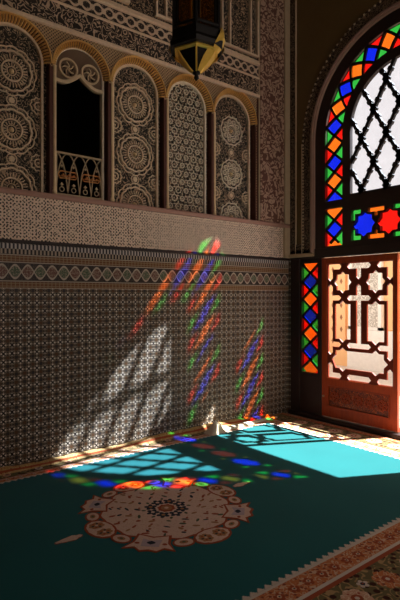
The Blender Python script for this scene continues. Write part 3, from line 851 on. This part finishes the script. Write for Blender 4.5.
# lozenge flowers along the narrow band and big palmettes on the wide band
def flower(cx, cy, r, c0, c1, c2, n=6, z=T):
    m.cur = c0
    for k in range(n):
        a_ = 2 * PI * k / n; px, py = cx + r * .62 * math.cos(a_), cy + r * .62 * math.sin(a_)
        m.prism([(px + r * .36 * math.cos(q_), py + r * .36 * math.sin(q_)) for q_ in [2 * PI * t_ / 7 for t_ in range(7)]], z - .001, z + .0012 + .0001 * k)
    m.cur = c1; m.prism([(cx + r * .38 * math.cos(q_), cy + r * .38 * math.sin(q_)) for q_ in [2 * PI * t_ / 8 for t_ in range(8)]], z - .001, z + .0024)
    m.cur = c2; m.prism([(cx + r * .16 * math.cos(q_), cy + r * .16 * math.sin(q_)) for q_ in [2 * PI * t_ / 6 for t_ in range(6)]], z - .001, z + .003)
x = FX0 + .05
while x < FX1 + .05:
    flower(x, FY0 - bw['s'] * .16, .034, 3, 0, 4, 5); flower(x, FY1 + bw['n'] * .16, .014, 5, 3, 1, 5); x += .11
x = FX0; k = 0
while x < FX1 + .1:
    flower(x, FY0 - bw['s'] * .60, .085, 0 if k % 2 else 2, 3, 5, 8)
    m.cur = 1; flower(x + .13, FY0 - bw['s'] * (.50 if k % 2 else .70), .035, 5, 4, 3, 5)
    flower(x, FY1 + bw['n'] * .62, .036, 5 if k % 2 else 0, 4, 3, 8); x += .27; k += 1
y = FY0 + .05; k = 0
while y < FY1:
    flower(FX1 + bw['e'] * .16, y, .034, 5, 3, 1, 5)
    if k % 2: flower(FX1 + bw['e'] * .60, y, .085, 0, 3, 5, 8)
    y += .12; k += 1
bd = m.build('border', [M_SALMON, M_OLIVEP, M_RUST, M_OUT, M_NAVY, M_WHITEP], rug); bd['label'] = 'rust and ivory floral border with stepped white edge'

# medallion
MC = (1.99, 2.89); m = MB(fF)
mats = [M_IVORY, M_OUT, M_LILAC, M_NAVY, M_OCH, M_GREENP]
def pol(r, a): return (MC[0] + r * math.cos(a), MC[1] + r * math.sin(a))
def blob(cx, cy, rx, ry, ang, mat_i, z, n=20, wav=0, k=8):
    m.cur = mat_i; pts = []
    for i in range(n):
        t_ = 2 * PI * i / n; w_ = 1 + wav * math.cos(k * t_); X, Y = rx * w_ * math.cos(t_), ry * w_ * math.sin(t_)
        pts.append((cx + X * math.cos(ang) - Y * math.sin(ang), cy + X * math.sin(ang) + Y * math.cos(ang)))
    m.prism(pts, T - .001, T + z)
Z = [.001, .0018, .0026, .0034, .0042]
blob(*MC, .455, .455, 0, 1, Z[0], 96, .02, 16); blob(*MC, .440, .440, 0, 0, Z[1], 96, .02, 16)
for k in range(8):                            # small ovals in the gaps
    a_ = PI / 8 + k * PI / 4; c_ = pol(.505, a_)
    blob(*c_, .052, .070, a_, 1, Z[1] + .0001 * k); blob(*c_, .040, .058, a_, 0, Z[2] + .0001 * k); blob(*c_, .018, .028, a_, 4, Z[3] + .0001 * k)
    blob(*c_, .008, .012, a_, 5, Z[4])
for k in range(4):                            # large roundels on the axes
    a_ = k * PI / 2; c_ = pol(.508, a_)
    blob(*c_, .092, .135, a_, 1, Z[2] + .0001 * k, 32); blob(*c_, .078, .120, a_, 0, Z[2] + .0005 + .0001 * k, 32, .03, 12)
    for sg in (-1, 1):
        q_ = (c_[0] - sg * .055 * math.sin(a_), c_[1] + sg * .055 * math.cos(a_))
        blob(*q_, .050, .044, a_, 4, Z[3] + .0001 * k + (.00005 if sg > 0 else 0), 20, .12, 7)
        for j in range(6):
            b_ = 2 * PI * j / 6; blob(q_[0] + .026 * math.cos(b_), q_[1] + .026 * math.sin(b_), .010, .007, b_, (1, 3)[j % 2], Z[4] + .0001 * j, 8)
        blob(*q_, .010, .010, 0, 0, Z[4] + .001, 8)
for k in range(4):                            # flaring cartouches on the diagonals
    a_ = PI / 4 + k * PI / 2
    def loc(r_, t_): return (MC[0] + r_ * math.cos(a_) - t_ * math.sin(a_), MC[1] + r_ * math.sin(a_) + t_ * math.cos(a_))
    def cart(g_, mi_, z_):
        m.cur = mi_
        pts = [loc(*p_) for p_ in ((.40 + g_, -.10 + g_), (.43 + g_, 0), (.40 + g_, .10 - g_), (.50, .11 - g_), (.575 - g_, .155 - g_), (.560 - g_, .09), (.60 - g_, .05), (.585 - g_, 0),
                                   (.60 - g_, -.05), (.560 - g_, -.09), (.575 - g_, -.155 + g_), (.50, -.11 + g_))]
        m.prism(pts, T - .001, T + z_)
    cart(-.008, 1, Z[2] + .0006); cart(.008, 0, Z[3])
    m.cur = 2; m.prism([loc(*p_) for p_ in ((.455, -.06), (.475, 0), (.455, .06), (.545, .055), (.545, -.055))], T - .001, T + Z[3] + .0005)
    blob(*loc(.50, 0), .020, .026, a_, 3, Z[4], 10, .15, 4)
    for t_ in (-.085, .085): blob(*loc(.51, t_), .012, .016, a_, 1, Z[4], 8)
# centre flower: dark florets round a lozenge
blob(*MC, .060, .060, 0, 1, Z[2], 24, .1, 8); blob(*MC, .040, .040, 0, 4, Z[3], 20); blob(*MC, .016, .016, 0, 0, Z[4], 10)
for k in range(8):
    a_ = k * PI / 4; c_ = pol(.112, a_)
    for j in range(5):
        b_ = 2 * PI * j / 5 + a_; blob(c_[0] + .026 * math.cos(b_), c_[1] + .026 * math.sin(b_), .021, .015, b_, 3, Z[2] + .0001 * j, 10)
    blob(*c_, .014, .014, 0, (0, 4)[k % 2], Z[3], 10)
    c_ = pol(.160, a_ + PI / 8); blob(*c_, .016, .010, a_, 5, Z[2], 8)
random.seed(3)
for ring_, cnt in ((.215, 12), (.275, 16), (.34, 20), (.395, 20)):
    for k in range(cnt):
        a_ = 2 * PI * (k + .5 * (cnt % 3)) / cnt; c_ = pol(ring_ + random.uniform(-.015, .015), a_)
        blob(*c_, random.uniform(.016, .028), random.uniform(.007, .012), a_ + random.uniform(-1.2, 1.2), random.choice((1, 1, 4, 5, 3, 4)), Z[2] + .0001 * (k % 7), 8)
        if k % 2: blob(c_[0] + .022, c_[1] + .012, .009, .009, 0, 1, Z[3], 7)
md = m.build('medallion', mats, rug); md['label'] = 'ivory scalloped medallion with dark florets at its centre'
for sg in (-1, 1):
    m = MB(fF); c_ = (MC[0] + sg * .70, MC[1])
    for dx, rx, ry in ((0, .045, .030), (sg * .045, .035, .022), (-sg * .040, .026, .016), (sg * .085, .022, .012)):
        blob(c_[0] + dx, c_[1], rx + .005, ry + .005, 0, 1, Z[0] + abs(dx) * .005, 14); blob(c_[0] + dx, c_[1], rx, ry, 0, 0, Z[2] + abs(dx) * .005, 14, .12, 5)
    m.build('medallion_pendant', mats, rug)

# border heaped against the tiled wall: a rolled ridge of the rug's edge
m = MB()
N = 90; prof = 9; rows = []
random.seed(5)
for i in range(N + 1):
    x = -0.6 + (X0 - .35 + .6) * i / N
    hh = .036 + .012 * math.sin(x * 2.3) + .006 * math.sin(x * 7.1)
    row_ = []
    for j in range(prof):
        t_ = j / (prof - 1); y_ = D - .004 - .075 * (1 - t_) ** 1.0; row_.append(m.P(x, D - .095 + .088 * t_, T + hh * math.sin(PI * .5 * t_) ** 1.3 + .004 * math.sin(x * 31 + t_ * 4) * t_))
    rows.append(row_)
for i in range(N):
    for j in range(prof - 1):
        m.cur = 1 if j in (2, 3) else 0; m.face(rows[i][j], rows[i + 1][j], rows[i + 1][j + 1], rows[i][j + 1])
M_GOLDST = carpet_pat('ochre_striped_pile', (0.50, 0.32, 0.12), (0.62, 0.46, 0.24), (0.30, 0.08, 0.04), 26)
eg = m.build('turned_edge', [M_GOLDST, M_OUT], rug, smooth=True); eg['label'] = 'ochre edge turned up against the tiles'

# ---------------------------------------------------------------- crumpled cream cloth by the wall
m = MB(); cx, cy = 3.52, 4.165; NR, NA = 10, 40; rows = []
for j in range(NR + 1):
    t_ = j / NR; row_ = []
    for i in range(NA):
        a_ = 2 * PI * i / NA
        rr = t_ * (.115 + .022 * math.cos(3 * a_ + .6) + .014 * math.sin(5 * a_))
        z = T + .006 + .125 * (1 - t_) ** 1.3 + .010 * math.sin(7 * a_ + 5 * t_) * t_ * (1 - t_) * 4
        row_.append(m.P(cx + rr * 1.35 * math.cos(a_), min(cy + rr * .85 * math.sin(a_), D - .100), max(z, T + .004)))
    rows.append(row_)
for A, B in zip(rows, rows[1:]):
    for i in range(NA): j = (i + 1) % NA; m.face(A[i], A[j], B[j], B[i])
for xx in (0,):                               # trailing tail of cloth along the rug edge
    rr_ = []
    for i in range(30):
        f = i / 29; x = cx + .06 + .95 * f; yy = 4.195 - .02 * math.sin(5 * f); w_ = .05 * (1 - .55 * f); hh = .03 * (1 - f) + .012
        rr_.append([m.P(x, yy + w_ * math.cos(PI * k / 6), T + .003 + hh * math.sin(PI * k / 6) * (1 + .25 * math.sin(9 * f + k))) for k in range(7)])
    for A, B in zip(rr_, rr_[1:]):
        for k in range(6): m.face(A[k], A[k + 1], B[k + 1], B[k])
b = NB('cream_cotton'); n = b.noise(40, 3)
cl = m.build('crumpled_cloth', b.done(b.mix(n, (0.68, 0.58, 0.40), (0.80, 0.72, 0.56)), 0.9, bump=n, bstr=.4, bdist=.004, spec=.1), smooth=True)
tag(cl, 'small crumpled cream cloth lying on the rug edge against the tiled wall', 'cloth')

# ---------------------------------------------------------------- hanging lantern
lx, ly = 1.962, 2.512
lt = empty('lantern', (lx, ly, H)); tag(lt, 'six-sided black metal lantern with amber panes and gilt crown hanging on a chain', 'lantern')
M_IRON = simple('blackened_iron', (0.012, 0.010, 0.009), 0.5, 0.6)
M_GOLD = simple('polished_brass', (0.95, 0.62, 0.12), 0.42, 0.75, 0.15, 60, bstr=.25)
PH = math.radians(51.6 + 180)                # a corner turned to the viewer
def hexp(r, z): return [(lx + r * math.cos(PH + k * PI / 3), ly + r * math.sin(PH + k * PI / 3), z) for k in range(6)]
zb0, zt0, Rb = 3.15, 3.80, .160
m = MB()
for k in range(6):
    p, q = hexp(Rb, 0)[k], hexp(Rb, 0)[(k + 1) % 6]
    m.tube([(p[0], p[1], zb0), (p[0], p[1], zt0)], .011, 6)
    for z in (zb0, zb0 + .03, zt0): m.tube([(p[0], p[1], z), (q[0], q[1], z)], .010, 6)
    for f in (.33, .67):                      # slim glazing bars
        x_, y_ = p[0] + (q[0] - p[0]) * f, p[1] + (q[1] - p[1]) * f
        if f < .5: m.tube([(p[0] + (q[0] - p[0]) * .14, p[1] + (q[1] - p[1]) * .14, zb0), (p[0] + (q[0] - p[0]) * .14, p[1] + (q[1] - p[1]) * .14, zt0)], .005, 6)
        else: m.tube([(p[0] + (q[0] - p[0]) * .86, p[1] + (q[1] - p[1]) * .86, zb0), (p[0] + (q[0] - p[0]) * .86, p[1] + (q[1] - p[1]) * .86, zt0)], .005, 6)
m.build('cage', M_IRON, lt)
for k in range(6):
    m = MB(); p, q = hexp(Rb - .004, 0)[k], hexp(Rb - .004, 0)[(k + 1) % 6]
    m.face(m.P(p[0], p[1], zb0), m.P(q[0], q[1], zb0), m.P(q[0], q[1], zt0), m.P(p[0], p[1], zt0)); m.build('pane', G['amber'], lt)
m = MB()                                      # roof and collar
m.lathe(lx, ly, [(Rb + .02, zt0), (Rb + .03, zt0 + .02), (Rb * .75, zt0 + .10), (.05, zt0 + .22), (.03, zt0 + .26), (.045, zt0 + .29), (.012, zt0 + .33)], 6, PH)
m.build('roof', M_IRON, lt)
m = MB()
m.lathe(lx, ly, [(Rb - .01, zb0 + .005), (Rb + .012, zb0), (Rb + .014, zb0 - .05), (Rb + .030, zb0 - .075), (Rb + .026, zb0 - .10), (Rb - .02, zb0 - .105)], 6, PH)
m.build('collar', M_IRON, lt)
zc0 = zb0 - .095
m = MB()                                      # gilt crown ring and leaves
m.lathe(lx, ly, [(Rb - .030, zc0 + .014), (Rb - .010, zc0 + .012), (Rb - .004, zc0 - .018), (Rb - .030, zc0 - .022)], 6, PH)
crown = m.build('crown', M_GOLD, lt)
for k in (1, 2, 4):
    m = MB(); a_ = PH + k * PI / 3; P0 = Vector((lx, ly, 0)); o_ = Vector((math.cos(a_), math.sin(a_), 0)); t_ = Vector((-o_.y, o_.x, 0))
    prof_ = [(.138, -.030, .036), (.164, .005, .050), (.184, .040, .044), (.186, .072, .026), (.172, .105, .004)]
    ls = []
    for r_, z_, w_ in prof_:
        c_ = P0 + o_ * r_; ls.append([m.P(*(c_ - t_ * w_)[:2], zc0 + z_), m.P(*(c_ + o_ * .012)[:2], zc0 + z_ + .003), m.P(*(c_ + t_ * w_)[:2], zc0 + z_), m.P(*(c_ - o_ * .004)[:2], zc0 + z_)])
    for A, B in zip(ls, ls[1:]):
        for i in range(4): j = (i + 1) % 4; m.face(A[i], A[j], B[j], B[i])
    m.face(*ls[0]); m.face(*ls[-1])
    lf = m.build('leaf', M_GOLD); lf.parent = crown
m = MB()                                      # tapering lower cup: iron panels in brass ribs
m.lathe(lx, ly, [(Rb - .026, zc0 - .010), (.095, zc0 - .060), (.052, zc0 - .105), (.022, zc0 - .130)], 6, PH)
m.build('lower_cup', M_IRON, lt)
m = MB()
rb = [(Rb - .020, zc0 - .010), (.101, zc0 - .060), (.057, zc0 - .105), (.026, zc0 - .130)]
for k in range(6):
    a_ = PH + k * PI / 3; m.tube([(lx + r_ * math.cos(a_), ly + r_ * math.sin(a_), z_) for r_, z_ in rb], .006, 6)
for k in range(6):                            # brass on chosen sides, colouring in the bright door-lit facets
    if k in (1, 4):
        a0_, a1_ = PH + k * PI / 3, PH + (k + 1) * PI / 3
        for (r0_, z0_), (r1_, z1_) in zip(rb, rb[1:]):
            r0_ += .003; r1_ += .003
            m.face(*[m.P(lx + r_ * math.cos(q_), ly + r_ * math.sin(q_), z_) for r_, q_, z_ in ((r0_, a0_, z0_), (r0_, a1_, z0_), (r1_, a1_, z1_), (r1_, a0_, z1_))])
a0_, a1_ = PH, PH + PI / 3                       # brass strip by the right-hand rib, painting in the lit side
for (r0_, z0_), (r1_, z1_) in zip(rb, rb[1:]):
    q4 = []
    fz = lambda z_: .62 - .35 * (rb[0][1] - z_) / (rb[0][1] - rb[-1][1])
    for r_, f_, z_ in ((r0_, fz(z0_), z0_), (r0_, 1, z0_), (r1_, 1, z1_), (r1_, fz(z1_), z1_)):
        r_ += .007; xa, ya_ = r_ * math.cos(a0_), r_ * math.sin(a0_); xb, yb_ = r_ * math.cos(a1_), r_ * math.sin(a1_)
        q4.append(m.P(lx + xa + (xb - xa) * f_, ly + ya_ + (yb_ - ya_) * f_, z_))
    m.face(*q4)
m.build('cup_ribs', M_GOLD, lt)
m = MB(); zf = zc0 - .130
m.lathe(lx, ly, [(.022, zf), (.026, zf - .008), (.010, zf - .016), (.015, zf - .028), (.016, zf - .038), (.006, zf - .050), (.001, zf - .056)], 12)
m.build('finial', M_IRON, lt, smooth=True)
m = MB(); z = zt0 + .32; k = 0                # chain of links
while z < H - .02:
    pts = []
    for i in range(13):
        a_ = 2 * PI * i / 12; c_, s__ = .014 * math.cos(a_), .03 * math.sin(a_)
        pts.append((lx + (c_ if k % 2 else 0), ly + (0 if k % 2 else c_), z + .03 + s__))
    m.tube(pts, .004, 5); z += .046; k += 1
m.lathe(lx, ly, [(.05, H - .02), (.05, H - .002)], 16)
m.build('chain', M_IRON, lt)

# ---------------------------------------------------------------- courtyard outside
m = MB(); m.box(X0 + .09, X0 + .89, -1, 7, 5.2, 5.3)  # out-of-view slab added to cut sun through the top of the fanlight
struct(m.build('sun_block_eave', M_ROOM), 'unseen eave added outside to block sun at the fanlight head', 'eave')
m = MB(); m.box(X0 + .25, 16, -8, 14, -.25, -.02)
b = NB('courtyard_marble'); n = b.noise(2, 3); j_ = b.x.cen(.6).abs().gt(.49).max(b.y.cen(.6).abs().gt(.49))
struct(m.build('courtyard_ground', b.done(b.mix(j_, b.mix(n, (0.58, 0.53, 0.48), (0.70, 0.66, 0.61)), (0.35, 0.31, 0.27)), 0.5)), 'pale marble paving of the courtyard outside', 'ground')
XF = 9.2; CH = 2.62
def fC(u, v, h): return (XF - h, u, v)
b = NB('ochre_plaster'); n = b.noise(2.5, 4)
v_ = b.vec(b.y, b.z); l = ((b.noise(7, 1.0, v_, .5) * 4.0).fr() - .5).abs().below(.10, .08)
M_OCHW = b.done(b.mix(n, (0.90, 0.48, 0.20), (0.92, 0.62, 0.33)), 0.8)
m = MB(fC); m.box(-6, 14, -.02, CH, -.3, 0); cw = m.build('courtyard_wall', M_OCHW)
struct(cw, 'ochre courtyard wall seen through the door lattice', 'wall')
b = NB('pale_courtyard_carving'); v_ = b.vec(b.y, b.z); l = ((b.noise(9, 1.0, v_, .5) * 6.0).fr() - .5).abs().below(.22, .1)
M_PC = b.done(b.mix(l, (0.46, 0.42, 0.36), (0.76, 0.72, 0.64)), .8, bump=l, bstr=.6, bdist=.02)
M_LIME = simple('pale_limestone', (0.84, 0.80, 0.74), .7)
m = MB(fC)
m.box(5.70, 6.32, .86, 2.25, .002, .05); m.cur = 1; m.box(5.62, 5.70, .80, 2.35, .002, .09); m.box(6.32, 6.40, .80, 2.35, .002, .09)
m.box(5.62, 6.40, 2.35, 2.42, .002, .11); m.box(5.62, 6.40, .80, .86, .002, .09)
cp = m.build('carved_courtyard_panel', [M_PC, M_LIME]); tag(cp, 'pale carved panel on the courtyard wall behind the door lattice', 'wall panel')
m = MB(fC); m.box(3.0, 6.42, -.02, .795, .002, .10); struct(m.build('trim_15', M_LIME), 'pale stone plinth of the courtyard wall', 'plinth')
b = NB('pierced_ochre'); l = ((b.y.cen(.22)).abs() * 1.5 + (b.z.cen(.26)).abs()).below(.26, .05)
m = MB(fC); m.box(6.50, 7.4, .4, 2.5, .002, .06)
pp_ = m.build('pierced_screen', b.done(b.mix(l, (0.90, 0.50, 0.24), (0.30, 0.12, 0.05)), .8)); tag(pp_, 'ochre pierced screen on the courtyard wall beside the pale carved panel', 'screen')
